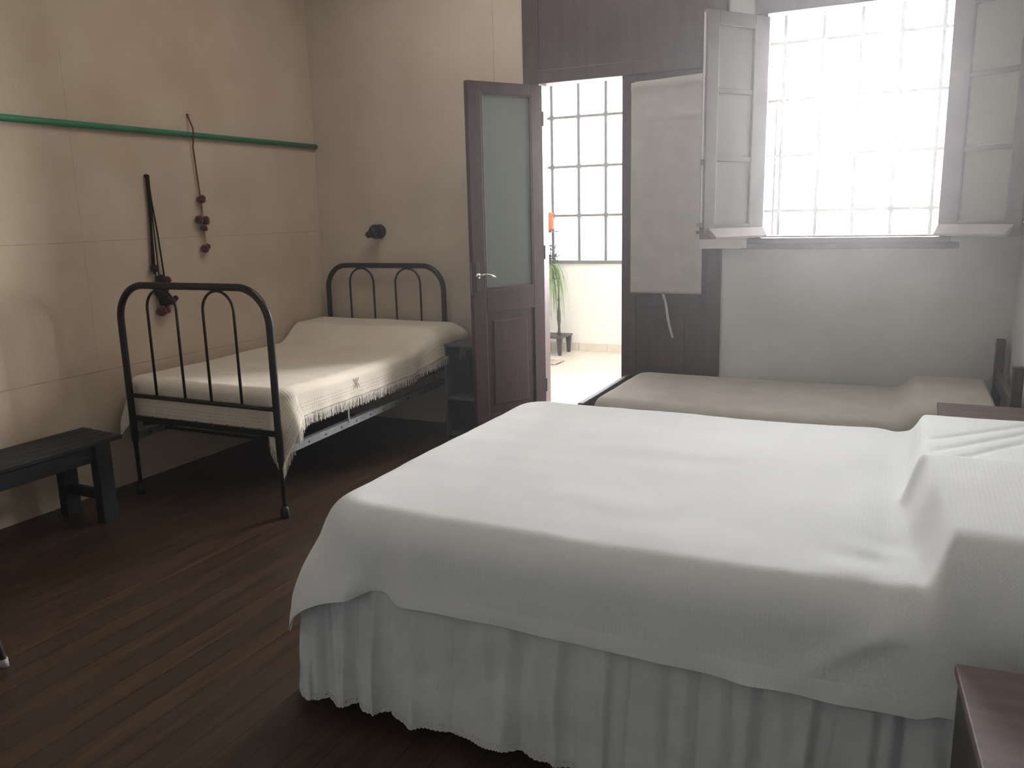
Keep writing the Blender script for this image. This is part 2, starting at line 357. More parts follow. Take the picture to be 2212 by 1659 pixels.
# ------------------------------------------------------------------ casement window
w2 = bpy.data.objects.new('window_2', None); C.objects.link(w2); struct(w2)
w2['label'] = 'grey framed casement window with both casements swung into the room'
obj('window_frame', nb((WX0, 3.245, -.02, .09, WZ0, WZ1), (4.185, WX1, -.02, .09, WZ0, WZ1), (3.17, 4.26, -.02, .09, 2.565, 2.66), (3.245, 4.185, .02, .09, WZ0, WZ0+.012)), GREYWOOD, w2, bevel=.004)
bm = bmesh.new()
box(bm, 3.18, 4.24, -.075, .0, 1.295, 1.328); 
vs = box(bm, 3.13, 4.285, -.03, 0, 1.262, 1.297)
obj('sill', bm, GREYWOOD, w2, bevel=.004)
def casement(x, y, ang, sgn, gm):
    e = bpy.data.objects.new('casement', None); C.objects.link(e); e.parent = w2; e.location = (x, y, 0); e.rotation_euler = (0, 0, ang)
    W = .462; T = .019; z0, z1 = 1.334, 2.545
    obj('casement_frame', nb((0, .115, -T, T, z0, z1), (W-.085, W, -T, T, z0, z1), (.115, W-.085, -T, T, z0, 1.413), (.115, W-.085, -T, T, 2.472, z1),
                    (.115, W-.085, -.014, .014, 1.758, 1.788), (.115, W-.085, -.014, .014, 2.122, 2.15)), GREYWOOD, e, bevel=.004)
    for a, c in ((1.413, 1.758), (1.788, 2.122), (2.15, 2.472)):
        obj('pane', nb((.117, W-.087, -.002, .002, a, c)), gm, e)
    # weather board: tapered board along the foot of the outer face
    bm = bmesh.new()
    yo = T*sgn
    prof = [(yo, 1.392), (yo+.010*sgn, 1.392), (yo+.042*sgn, 1.345), (yo+.042*sgn, 1.334), (yo, 1.338)]
    ra = [bm.verts.new((-.0 if yy == yo else .012, yy, zz)) for yy, zz in prof]; rb = [bm.verts.new((W-.03 if zz > 1.35 else W-.055, yy, zz)) for yy, zz in prof]
    for k in range(5): bm.faces.new([ra[k], ra[(k+1) % 5], rb[(k+1) % 5], rb[k]])
    bm.faces.new(ra); bm.faces.new(rb)
    obj('weather_board', bm, BOARDM, e)
    obj('lit_edge_strip', nb((W, W+.006, -.006, .006, 1.40, 2.53)), LEDGE, e)  # pale strip added: light catching the stile's thickness, put into colour
    for bx_ in ((W, W+.03, -.012, .012, 1.405, 1.425), (W, W+.03, -.012, .012, 1.365, 1.385), (W, W+.012, -.01, .01, 1.74, 1.77)):
        obj('bolt', nb(bx_), GREYWOOD, e, bevel=.002)
    for z in (1.45, 1.95, 2.4):
        bm = bmesh.new(); tube(bm, [(-.004, 0, z), (-.004, 0, z+.06)], .008); obj('hinge', bm, GREYWOOD, e)
casement(3.245, -.022, math.atan2(-.38, -.26), 1, CASEGLASS)
casement(4.185, -.022, math.atan2(-.30, .37), -1, CASEGLASS2)
struct(obj('trim_1', nb((2.893, 3.175, -.05, 0, 1.266, 1.322)), LEDGE, bevel=.004))
struct(obj('trim_2', nb((3.16, 3.30, -.035, 0, 2.665, 2.72)), LEDGE, bevel=.004))

# ------------------------------------------------------------------ cloth drape
def make_drape(x0, y0, y1, xh, ztop, E, Rc=.16, Re=.07, f0=.05, fc=.28, corner=.10, zfn=None, pushfn=None, mapf=None):
    """local: foot at x0 (cloth falls), sides y0 / y1, head at xh (no fall). returns S(u, v), u along length, v across, in cloth metres"""
    ix, iy0, iy1 = x0+Rc, y0+Rc, y1-Rc
    def S(u, v, off=0.):
        ex = max(ix-u, 0); sy = -1 if v < (iy0+iy1)/2 else 1
        ey = max(iy0-v, 0) if sy < 0 else max(v-iy1, 0)
        px, py = max(u, ix), min(max(v, iy0), iy1)
        rad = math.hypot(ex, ey); phi = math.atan2(ey, ex) if rad > 0 else 0
        s2 = math.sin(2*phi)**2 if ex > 0 and ey > 0 else 0
        dx, dy = (-ex/rad, sy*ey/rad) if rad > 1e-9 else (0, 0)
        rad *= 1/(1+corner*s2)
        s = rad-(Rc-Re)
        fl = f0 + fc*s2
        if s < 0: h, z = rad, 0.
        elif s < Re*PI/2:
            th = s/Re; h, z = Rc-Re+Re*math.sin(th), -Re*(1-math.cos(th))
        else:
            rem = s-Re*PI/2; h, z = Rc+rem*fl, -Re-rem*math.sqrt(max(0, 1-fl*fl))
        if pushfn and rad > 0: h += pushfn(u, v, max(0, -z), phi, s2, ex, ey, sy)
        h += off*(sm(0, .05, -z))
        x, y, zz = px+dx*h, py+dy*h, ztop+z
        if zfn: zz += zfn(x, y, u, v, -z)
        zz += off*(1-sm(0, .05, -z))
        p = Vector((x, y, zz))
        return mapf(p) if mapf else p
    return S
def spacing(a, b_, n, dense=None):
    return [a+(b_-a)*i/n for i in range(n+1)]

# --- double bed (front): foot towards -x
def zf_big(x, y, u, v, dep):
    fade = 1-sm(.05, .36, dep)
    xf = 4.088+.045*sm(2.62, 3.15, -y)-.016*ga(y, -2.53, .07)+.006*nz(y*5, 1, 1)
    r1 = sm(xf, xf+.055, x)
    yy = -y
    far = .082*sm(1.56, 1.80, yy)*(1-sm(2.47, 2.54, yy))
    near = .125*sm(2.49, 2.545, yy)*(1-sm(3.10, 3.36, yy)*.55)
    p = r1*(far+near + .016*math.sin(min(1, max(0, (yy-1.75)/1.5))*PI))
    # creases over the far pillow
    cr = 0
    for k, yc in enumerate((2.02, 2.16, 2.30)):
        cr += .006*ga(yy + (x-4.3)*(1.1+.2*k), yc, .024)*sm(4.12, 4.22, x)*(1-sm(4.5, 4.6, x))
    zz = p*fade - cr*fade
    t = 1-sm(.0, .12, dep)
    zz += t*(.006*nz(x*1.6, y*2.2, 3.) + .0025*nz(x*3.5, y*9., 5.)*sm(4.1, 3.4, x) + .0015*nz(x*14, y*5, 9))
    zz += t*.007*ga(x, 4.02, .09)*nz(x*6, y*7, 2.)*2*sm(-2.7, -3.1, y)
    zz += -.010*ga(x, 4.05, .04)*t
    # the mattress sinks gently between foot and head
    zz += -.012*math.sin(PI*min(1, max(0, (x-2.45)/1.7)))*t
    # hem raised where the corner fold tucks in
    if dep > .1: zz += .030*ga(x, 2.71, .07)*sm(.1, .3, dep)*sm(-3.2, -3.26, y)
    return zz
def push_big(u, v, dep, phi, s2, ex, ey, sy):
    k = sm(.05, .3, dep)
    r = 0
    if sy < 0:
        if ex <= 0:
            r += .050*(1-sm(2.58, 2.70, u))*k - .022*ga(u, 2.72, .035)*k + .016*ga(u, 2.80, .05)*k
            r += .034*ga(u, 2.635, .032)*ga(dep, .21+(u-2.6)*.9, .045) - .026*ga(u, 2.665, .026)*sm(.20, .29, dep)
            r += .018*nz(u*2.3, dep*2, 1.)*k + .006*nz(u*8, dep*5, 4.)*k
            line = 4.16-(dep)*1.25
            r += .016*ga(u, line, .05)*sm(.03, .12, dep)*(1-.6*k) + .018*sm(line-.04, line+.16, u)*k
            r += .022*ga(u, 3.72 + dep*.2, .05)*sm(.18, .3, dep)
        else:
            r += .050*sm(0, 1.2, phi)*k + .030*s2*sm(.05, .22, dep)*(1-.5*sm(.28, .42, dep)) + .012*nz(phi*1.6, dep*3, 8.)*k
    else:
        r += .012*nz(u*3, dep*3, 7.)*k
    if ex > 0 and ey <= 0: r += .006*nz(v*2.5, dep*2, 6.)*k - .012*k*sm(-2.9, -2.4, v)
    return r
ZB = .655
E = .412
BX0, BY0, BY1, BXH = 2.425, -3.262, -1.60, 4.53
Sb = make_drape(BX0, BY0, BY1, BXH, ZB, E, Rc=.20, Re=.115, f0=.03, fc=.22, corner=.02, zfn=zf_big, pushfn=push_big)
U0, U1, V0, V1 = BX0+.20-E, BXH, BY0+.20-E, BY1-.20+E
def warp(t, a, b_): return a+(b_-a)*t
cv = obj('bedspread', grid(lambda i, j: Sb(warp(i, U0, U1), warp(j, V0, V1)), 230, 210,
     uvf=lambda i, j: (warp(i, U0, U1), warp(j, V0, V1))), COVER, None, smooth=True, solid=.004)
tag(cv, 'plain white ribbed cotton bedspread draped over the large front double bed and its pillows', 'bedspread')
def band(S, U0, U1, V0, V1, wd, off=.0035, nu=200, nw=3):
    """stitched hem band following near side, foot and far side"""
    bm = bmesh.new(); uvl = bm.loops.layers.uv.new('UVMap')
    path = []
    for i in range(nu+1): path.append((U1+(U0-U1)*i/nu, V0, 0, 1))
    rows = []
    n2 = int(nu*.8)
    def addrow(pu, pv, du, dv): rows.append([bm.verts.new(S(pu+du*wd*k/nw, pv+dv*wd*k/nw, off if k < nw else off*.2)) for k in range(nw+1)])
    for i in range(nu+1): 
        pu = U1+(U0-U1)*i/nu; addrow(pu, V0, min(1, max(0, (U0+wd-pu)/wd)), 1)
    for j in range(1, n2+1):
        pv = V0+(V1-V0)*j/n2; dv = min(1, max(-1, (V0+wd-pv)/wd if pv < V0+wd else (-(pv-V1+wd)/wd if pv > V1-wd else 0))); addrow(U0, pv, 1, dv)
    for A, B in zip(rows, rows[1:]):
        for k in range(nw):
            f = bm.faces.new([A[k], A[k+1], B[k+1], B[k]])
            for l in f.loops: l[uvl].uv = (l.vert.co.x, l.vert.co.z)
    return bm
obj('hem_band', band(Sb, U0, U1, V0, V1, .05), COVER, cv, smooth=True)

bed = thing('double_bed', 'large front double bed with gathered white skirt hanging to the floor', 'bed', (3.45, -2.42, 0))
def rel(bm, o):
    bmesh.ops.translate(bm, verts=bm.verts, vec=-Vector(o.location)); return bm
obj('mattress', rel(nb((2.50, 4.50, -3.20, -1.66, .42, .625)), bed), OFFWHITE, bed, bevel=.06, smooth=True)
obj('bed_base', rel(nb((2.50, 4.50, -3.19, -1.67, .16, .415)), bed), DARKWOOD, bed, bevel=.01)
for x in (2.58, 4.42):
    for y in (-3.1, -1.76):
        obj('leg', rel(nb((x-.03, x+.03, y-.03, y+.03, 0, .16)), bed), DARKWOOD, bed)
# skirt path: near side from head to foot, round corner, foot side
SX0, SY0, SY1 = 2.412, -3.235, -1.63
rc = .05
Lside = 4.47-(SX0+rc); Lc = rc*PI/2; Lfoot = (SY1-(SY0+rc)); Ltot = Lside+Lc+Lfoot
def spath(s):
    if s < Lside: return Vector((4.47-s, SY0, 0)), Vector((0, -1, 0))
    s -= Lside
    if s < Lc:
        a = s/rc; n_ = Vector((-math.sin(a), -math.cos(a), 0)); return Vector((SX0+rc, SY0+rc, 0))+n_*rc, n_
    s -= Lc
    return Vector((SX0, SY0+rc+s, 0)), Vector((-1, 0, 0))
def pleat(s, t):
    """t: 0 top, 1 bottom; returns outward offset and sideways shift"""
    ph = s*38 + 4.0*nz(s*2.1, 1., 2.) + .8*nz(s*3, t*1.5, 4.)
    a = .55+.75*nz(s*1.9, 0, 3.)
    g_ = (abs(math.sin(ph*.5))**.75*2-1)*a
    g_ += .45*math.sin(ph*2.3+1.7+t*.8)*(1-t*.65) + .6*nz(s*7, t*2.0, 5.)
    env = .005 + .024*t**.75
    return .055*t + env*g_ + .012*nz(s*3, t*2, 9.)*t, .020*math.sin(ph+.7)*t**.8*a
def skirt_pt(s, t, z0=.45, z1=.062, off=0):
    o_, side = pleat(s, t); s2_ = min(max(s+side, 0), Ltot)
    p, n_ = spath(s2_); p = p + n_*(o_+off)
    z = z0+(z1-z0)*t + (.016*nz(s*3.1, 0, 1.) + .014*nz(s*11, 0, 6.))*t
    p.z = z; return p
sk = obj('bed_skirt', rel(grid(lambda i, j: skirt_pt(i*Ltot, j), 900, 26, uvf=lambda i, j: (i*Ltot, j*.4)), bed), MUSLIN, bed, smooth=True)
def lace_pt(i, j):
    s = i*Ltot; p = skirt_pt(s, 1.0, off=-.001+.004*j)
    p.z -= j*(.020+.006*abs(math.sin(s*PI/.013))*.6); return p
lc_ = obj('lace_trim', rel(grid(lace_pt, 1600, 3, uvf=lambda i, j: (i*Ltot, j*.026)), bed), LACE, sk, smooth=True)

# --- far right single bed: foot towards -x against the back wall
def zf_far(x, y, u, v, dep):
    t = 1-sm(.03, .3, dep)
    p = sm(4.02, 4.14, x)*(.075)*sm(.02, -.10, y)*(1-sm(-.82, -1.0, y)*.5)*(1-sm(4.42, 4.55, x)*.3)
    return t*(p + .006*nz(x*2, y*3, 13.) - .010*math.sin(PI*min(1, max(0, (x-2.6)/1.5))))
def push_far(u, v, dep, phi, s2, ex, ey, sy):
    r = .010*nz(u*3, dep*3, 17.)*sm(.05, .3, dep)
    if sy < 0: r += .03*sm(4.0, 4.12, u)
    if sy > 0: r = 0
    return r
Sf = make_drape(2.50, -.935, -.012, 4.46, .495, .26, Rc=.12, Re=.075, f0=.02, fc=.06, corner=.2, zfn=zf_far, pushfn=push_far)
uu0, vv0, vv1 = 2.50+.12-.27, -.935+.12-.31, -.012-.12+.14
bl = obj('blanket', grid(lambda i, j: Sf(warp(i, uu0, 4.46), warp(j, vv0, vv1)), 150, 90, uvf=lambda i, j: (warp(i, uu0, 4.46), warp(j, vv0, vv1))), BEIGE, None, smooth=True, solid=.005)
tag(bl, 'greige blanket stretched over the low single bed under the window', 'blanket')
fb = thing('single_bed', 'low dark wooden single bed against the back wall under the window', 'bed', (3.5, -.48, 0))
obj('mattress', rel(nb((2.55, 4.42, -.90, -.05, .27, .468)), fb), OFFWHITE, fb, bevel=.05, smooth=True)
obj('footboard', rel(nb((2.435, 2.468, -.93, -.03, .20, .462)), fb), DARKWOOD, fb, bevel=.006)
obj('side_rail', rel(nb((2.468, 4.50, -.925, -.90, .20, .30)), fb), DARKWOOD, fb, bevel=.004)
obj('side_rail', rel(nb((2.468, 4.50, -.05, -.025, .20, .30)), fb), DARKWOOD, fb, bevel=.004)
obj('slat_base', rel(nb((2.468, 4.50, -.90, -.05, .235, .265)), fb), DARKWOOD, fb)
for x in (2.45, 4.52):
    for y in (-.905, -.055):
        hgt = .20 if x < 3 else .785
        obj('leg' if x < 3 else 'headboard_post', rel(nb((x-.022, x+.022, y-.022, y+.022, 0, hgt)), fb), DARKWOOD, fb, bevel=.006)
obj('headboard_rail', rel(nb((4.505, 4.53, -.885, -.075, .54, .625)), fb), DARKWOOD, fb, bevel=.004)
obj('headboard_rail', rel(nb((4.505, 4.53, -.885, -.075, .30, .38)), fb), DARKWOOD, fb, bevel=.004)

# ------------------------------------------------------------------ iron bed on the left
ib = thing('iron_bed', 'black tubular iron single bed with hooped head and foot ends in the left corner', 'bed', (.70, -1.02, 0))
def hoop(xa, xb, y, ztop, r=.019, zb=.30, rr=.17, lean=0.):
    pts = [(xa, y, zb), (xa, y, .4), (xa, y, ztop-rr)]
    n = 12
    for k in range(1, n+1):
        a = PI-(PI/2)*k/n; pts.append((xa+rr+rr*math.cos(a), y, ztop-rr+rr*math.sin(a)))
    pts.append(((xa+xb)/2, y, ztop))
    for k in range(0, n+1):
        a = PI/2-(PI/2)*k/n; pts.append((xb-rr+rr*math.cos(a), y, ztop-rr+rr*math.sin(a)))
    pts += [(xb, y, .4), (xb, y, zb)]
    bm = bmesh.new(); tube(bm, pts, r, 14); return bm
def arch(xa, xb, y, ztop, zb, r=.0075):
    rr = (xb-xa)/2; pts = [(xa, y, zb), (xa, y, ztop-rr)]
    for k in range(1, 16):
        a = PI-PI*k/16; pts.append((xa+rr+rr*math.cos(a), y, ztop-rr*1.0+rr*math.sin(a)))
    pts += [(xb, y, ztop-rr), (xb, y, zb)]
    bm = bmesh.new(); tube(bm, pts, r, 8); return bm
FX0, FX1, FY = .205, 1.245, -2.005
HX0, HX1, HY = .105, 1.105, -.075
obj('footboard', rel(hoop(FX0, FX1, FY, 1.175, rr=.19), ib), BLACK, ib, smooth=True)
obj('footboard_arch', rel(arch(.415, .625, FY, 1.155, .565), ib), BLACK, ib, smooth=True)
obj('footboard_arch', rel(arch(.812, 1.02, FY, 1.155, .565), ib), BLACK, ib, smooth=True)
obj('headboard', rel(hoop(HX0, HX1, HY, 1.155, rr=.17), ib), BLACK, ib, smooth=True)
obj('headboard_arch', rel(arch(.305, .515, HY, 1.135, .56), ib), BLACK, ib, smooth=True)
obj('headboard_arch', rel(arch(.705, .915, HY, 1.135, .56), ib), BLACK, ib, smooth=True)
for (a, c, y) in ((FX0, FX1, FY), (HX0, HX1, HY)):
    bm = bmesh.new(); tube(bm, [(a, y, .568), (c, y, .568)], .013, 10); obj('cross_bar', rel(bm, ib), BLACK, ib, smooth=True)
    bm = bmesh.new(); box(bm, a, c, y-.004, y+.004, .425, .455); obj('end_rail', rel(bm, ib), BLACK, ib)
    for x in (a, c):
        bm = bmesh.new(); lathe(bm, [(.014, .06), (.019, .052), (.022, .04), (.026, .014), (.024, 0)], 16, Matrix.Translation((x, y, 0)))
        obj('foot_cap', rel(bm, ib), BLACK, ib, smooth=True)
        bm = bmesh.new(); tube(bm, [(x, y, .31), (x, y, .29), (x, y, .04)], [.019, .0125, .011], 12); obj('leg', rel(bm, ib), BLACK, ib, smooth=True)
for (xa, xb) in ((FX0+.01, HX0+.01), (FX1-.01, HX1-.01)):
    right = xa > .7
    bm = bmesh.new()
    # steel angle, following the slight taper of the bed
    pts = [(xa, FY+.02), (xb, HY-.02)]
    ang = math.atan2(pts[1][1]-pts[0][1], pts[1][0]-pts[0][0]); L = math.dist(*pts)
    M = Matrix.Translation((pts[0][0], pts[0][1], 0)) @ Matrix.Rotation(ang, 4, 'Z')
    s_ = -1 if right else 1
    box(bm, 0, L, -.002, .002, .315, .352, M); box(bm, 0, L, min(0, -.03*s_), max(0, -.03*s_), .350, .354, M)
    sr = obj('side_rail', rel(bm, ib), STEEL, ib)
    for k in range(12):
        bm = bmesh.new(); tube(bm, [tuple(M @ Vector((L*(k+.5)/12, -.004, .333))), tuple(M @ Vector((L*(k+.5)/12, .004, .333)))], .006, 8)
        obj('bolt', rel(bm, ib), BLACKMATT, sr)
    bm = bmesh.new(); box(bm, .12, L, -.010, .010, .425, .455, M); obj('upper_rail', rel(bm, ib), BLACK, ib)
    for k in (1, 4, 8, 11):
        bm = bmesh.new(); box(bm, L*k/12-.008, L*k/12+.008, -.004, .0, .34, .43, M)
        obj('rail_strap', rel(bm, ib), STEEL, ib)
bm = bmesh.new()
for k in range(11):
    y = -1.9+.18*k; box(bm, .16, 1.15, y-.012, y+.012, .432, .440)
for k in range(9): box(bm, .2+.11*k, .212+.11*k, -1.98, -.1, .440, .446)
obj('spring_base', rel(bm, ib), BLACKMATT, ib)
for (a, c) in (((.24, -1.97, .40), (1.12, -1.2, .345)), ((1.14, -1.97, .345), (.24, -1.2, .40))):
    bm = bmesh.new(); tube(bm, [a, c], .010, 8); obj('brace', rel(bm, ib), BLACK, ib)
bm = bmesh.new(); tube(bm, [(.22, -1.80, .335), (1.20, -1.80, .335)], .010, 8); obj('brace', rel(bm, ib), BLACK, ib)
obj('mattress', rel(nb((.14, 1.15, -1.92, -.10, .450, .632)), ib), OFFWHITE, ib, bevel=.05, smooth=True)
bm = nb((.18, 1.10, -.46, -.11, .634, .73)); bmesh.ops.bisect_plane(bm, geom=bm.verts[:]+bm.edges[:]+bm.faces[:], plane_co=(.6, 0, 0), plane_no=(1, 0, 0))

# spread: local (u along +y with foot at -y, v along +x)
def zf_i(x, y, u, v, dep):
    fade = 1-sm(.03, .28, dep)
    p = .118*sm(-.62, -.40, x)*(1-.10*sm(-.12, -.03, x))*sm(.02, .10, y)
    z = p*fade
    z += (1-sm(.02, .15, dep))*(.006*nz(x*2.5, y*2.5, 23.) + .0025*nz(x*9, y*7, 25.))
    z += -.012*math.sin(PI*min(1, max(0, (x+1.9)/1.4)))*(1-sm(.0, .1, dep))
    # the hem climbs towards the pillow end
    if y > .9 and dep > .1: z += sm(-.9, -.25, x)*.075*sm(.1, .25, dep)
    return z
def push_i(u, v, dep, phi, s2, ex, ey, sy):
    k = sm(.03, .22, dep)
    if sy < 0: return -.0*k + .004*nz(u*5, dep*4, 31.)*k
    r = .012*nz(u*4, dep*3, 33.)*k + .004*math.sin(u*34)*k
    r += (.075*sm(-.60, -.40, u)+.03*sm(-.2, -.08, u))*sm(.0, .10, dep+.02) - .022*ga(u, -.56, .05)*k
    if ex > 0 and ey > 0: r += k*(.030*math.sin(phi*5.2+.4)*s2 + .045*sm(.5, 1.2, phi)) + .012*nz(phi*3, dep*4, 35.)*k
    if ex > 0 and ey <= 0: r = .006*nz(v*4, dep*4, 36.)*k
    return r
EI = .262
Si = make_drape(-1.958, .045, 1.205, -.045, .652, EI, Rc=.12, Re=.055, f0=.04, fc=.30, corner=-.20, zfn=zf_i, pushfn=push_i, mapf=lambda p: Vector((p.y + (p.x+1.0)*(-.035)*1.0, p.x, p.z)))
iu0, iv0, iv1 = -1.958+.12-.315, .045+.12-.19, 1.205-.12+EI
def si_args(i, j): return (warp(i, iu0, -.045), warp(j, iv0, iv1))
def si_attr(i, j):
    u, v = si_args(i, j); return min(iv1-v, (u-iu0))
sp_ = obj('bedspread', grid(lambda i, j: Si(*si_args(i, j)), 220, 170, attr=si_attr, uvf=si_args), SPREAD, None, smooth=True, solid=.004)
tag(sp_, 'cream woven bedspread with a fringed edge laid over the black iron bed', 'bedspread')
bm = bmesh.new()
def strand(p, q_, out):
    L = random.uniform(.045, .062); wv = random.uniform(.0015, .0028)
    t = (q_-p).normalized()
    pts = []
    jx = random.uniform(-.006, .006); jn = random.uniform(-.004, .005)
    prev = None
    for k in range(4):
        f = k/3
        c = p + Vector((0, 0, -L*f)) + t*(jx*f*f) + out*(jn*f + .002)
        a, b2 = bm.verts.new(c - t*wv*(1-.4*f)), bm.verts.new(c + t*wv*(1-.4*f))
        if prev: bm.faces.new([prev[0], prev[1], b2, a])
        prev = (a, b2)
n = 430
for k in range(n):
    u = warp((k+.5)/n, iu0+.0, -.10); p = Si(u, iv1); q_ = Si(u+.004, iv1)
    strand(p, q_, Vector((1, 0, 0)))
n = 190
for k in range(n):
    v = warp((k+.5)/n, .55, iv1); p = Si(iu0, v); q_ = Si(iu0, v+.004)
    if v > 1.18: strand(p, q_, Vector((0, -1, 0)))
fr_ = obj('fringe', bm, FRINGE, sp_); fr_['kind'] = 'stuff'
# small stitched motif on the side of the spread
bm = bmesh.new()
def mp(a, b2): return Si(-1.30+a, iv1-.085+b2, .006)
for pts in (((-.022, .03), (-.012, .012), (0, .002), (.012, .012), (.02, .03)), ((-.018, -.028), (-.010, -.012), (0, -.004), (.012, -.014), (.018, -.03))):
    tube(bm, [mp(*p) for p in pts], .0022, 6)
obj('stitched_motif', bm, mat('grey thread', (.34, .32, .29), .9), sp_)
# white pillow end hanging past the spread at the head
def pil(i, j):
    a = (i-.5)*2; b2 = (j-.5)*2
    return None
pw = bmesh.new()
bmesh.ops.create_grid(pw, x_segments=40, y_segments=20, size=1.)
top = [v for v in pw.verts]
for v in top:
    a, b2 = v.co.x, v.co.y
    th = .055*(1-a**4)**.5*(1-b2**4)**.5 if abs(a) < 1 and abs(b2) < 1 else 0
    v.co = Vector((.64+a*(.50-.02*b2*b2), -.27+b2*(.165-.01*a*a), .690+th*.75 + .004*nz(a*3, b2*3, 3)))
low = [f for f in pw.faces]
r_ = bmesh.ops.duplicate(pw, geom=pw.verts[:]+pw.edges[:]+pw.faces[:])
for e in r_['geom']:
    if isinstance(e, bmesh.types.BMVert): e.co.z = .690-(e.co.z-.690)*.9
bmesh.ops.remove_doubles(pw, verts=pw.verts, dist=.0004)
po = obj('pillow', pw, OFFWHITE, None, smooth=True)
tag(po, 'white pillow tucked under the fringed spread at the head of the iron bed', 'pillow')

# ------------------------------------------------------------------ nightstands
ns = thing('nightstand', 'open grey box nightstand with a shelf between the iron bed and the open door', 'nightstand', (1.39, -.20, 0))
X0, X1, Y0, Y1 = 1.250, 1.515, -.355, -.02
ZT = .652
obj('top', rel(nb((X0-.004, X1+.004, Y0-.006, Y1, ZT-.018, ZT)), ns), STANDEDGE, ns, bevel=.003)
obj('side_panel', rel(nb((X0, X0+.014, Y0, Y1, 0, ZT-.018)), ns), STANDEDGE, ns, bevel=.002)
obj('side_panel', rel(nb((X1-.014, X1, Y0, Y1, 0, ZT-.018)), ns), STANDEDGE, ns, bevel=.002)
obj('shelf', rel(nb((X0+.014, X1-.014, Y0, Y1-.01, .270, .284)), ns), STANDEDGE, ns, bevel=.002)
obj('base_board', rel(nb((X0+.014, X1-.014, Y0, Y1-.01, .02, .034)), ns), STANDEDGE, ns)
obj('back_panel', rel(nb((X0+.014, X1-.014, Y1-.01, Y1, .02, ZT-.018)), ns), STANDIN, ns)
obj('stile', rel(nb((X1-.05, X1-.014, Y0+.02, Y0+.032, .15, ZT-.018)), ns), STANDEDGE, ns)

def small_stand(name, label, x0, x1, y0, y1, zt, rz=0):
    t = thing(name, label, 'nightstand', ((x0+x1)/2, (y0+y1)/2, 0), math.radians(rz))
    obj('top', rel(nb((x0-.008, x1, y0-.008, y1+.004, zt-.022, zt)), t), STANDWOOD, t, bevel=.003)
    for x in (x0+.018, x1-.024):
        for y in (y0+.018, y1-.018):
            obj('leg', rel(nb((x-.018, x+.018, y-.018, y+.018, 0, zt-.022)), t), DARKWOOD, t, bevel=.002)
    for y in (y0+.004, y1-.016): obj('side_panel' , rel(nb((x0+.03, x1-.03, y, y+.012, .12, zt-.022)), t), DARKWOOD, t)
    obj('end_panel', rel(nb((x0, x0+.012, y0+.03, y1-.03, .10, zt-.022)), t), DARKWOOD, t)
    obj('shelf', rel(nb((x0+.012, x1-.02, y0+.016, y1-.016, .18, .195)), t), DARKWOOD, t)
    return t
small_stand('nightstand', 'small brown wooden nightstand between the double bed and the low bed', 4.215, 4.55, -1.38, -.995, .618)
small_stand('nightstand', 'brown wooden nightstand in front of the double bed pillows, cut off bottom right', 4.213, 4.52, -3.71, -3.375, .600, 4.5)

# ------------------------------------------------------------------ bench
be = thing('bench', 'dark slatted wooden bench along the left wall beside the iron bed foot', 'bench', (.27, -2.95, 0))
for k in range(4):
    x = .095+.087*k
    obj('seat_slat', rel(nb((x, x+.078, -3.66, -2.235-.010*k, .408, .430)), be), BENCHM, be, bevel=.003)
obj('apron', rel(nb((.395, .418, -3.60, -2.33, .325, .408)), be), BENCHM, be, bevel=.002)
obj('apron', rel(nb((.115, .138, -3.60, -2.33, .325, .408)), be), BENCHM, be, bevel=.002)
obj('end_rail', rel(nb((.138, .395, -2.36, -2.338, .335, .408)), be), BENCHM, be)
obj('end_rail', rel(nb((.138, .395, -3.592, -3.57, .335, .408)), be), BENCHM, be)
for x in (.105, .385):
    for y in (-2.43, -3.60):
        obj('leg', rel(nb((x, x+.055, y, y+.085, 0, .408)), be), BENCHM, be, bevel=.003)
for y in (-2.405, -3.57):
    obj('stretcher', rel(nb((.155, .39, y, y+.035, .115, .165)), be), BENCHM, be, bevel=.002)

# ------------------------------------------------------------------ stool whose leg shows at the left edge
st = thing('stool', 'dark wooden stool at the left edge of which one foot shows', 'stool', (1.187, -3.690, 0), math.radians(12))
obj('seat', nb((-.125, .125, -.125, .125, .42, .45)), DARKWOOD, st, bevel=.01)
for sx in (-1, 1):
    for sy in (-1, 1):
        bm = bmesh.new(); tube(bm, [(sx*.095, sy*.095, .42), (sx*.150, sy*.13, .02)], [.018, .013], 10)
        lg = obj('leg', bm, DARKWOOD, st, smooth=True)
        bm = bmesh.new(); tube(bm, [(sx*.150, sy*.13, .03), (sx*.150, sy*.13, 0)], [.015, .016], 10)
        obj('foot_cap', bm, BOARDM, lg, smooth=True)
for s in (-1, 1):
    bm = bmesh.new(); tube(bm, [(s*.125, -.113, .2), (s*.125, .113, .2)], .009, 8); obj('stretcher', bm, DARKWOOD, st, smooth=True)
    bm = bmesh.new(); tube(bm, [(-.115, s*.110, .26), (.115, s*.110, .26)], .009, 8); obj('stretcher', bm, DARKWOOD, st, smooth=True)

# ------------------------------------------------------------------ wall things
bm = bmesh.new(); tube(bm, [(.018, -4.2, 2.018), (.018, -2.4, 2.018), (.018, -1.2, 2.021), (.018, -.004, 2.021)], .017, 14)
rod = tag(obj('wall_rail', bm, GREEN, None, smooth=True), 'long green painted rail running along the left wall above the iron bed', 'rail')
for y in (-3.2, -1.6, -.3):
    bm = bmesh.new(); tube(bm, [(0, y, 2.019), (.018, y, 2.019)], .008, 8)
    obj('bracket', bm, GREEN, rod)

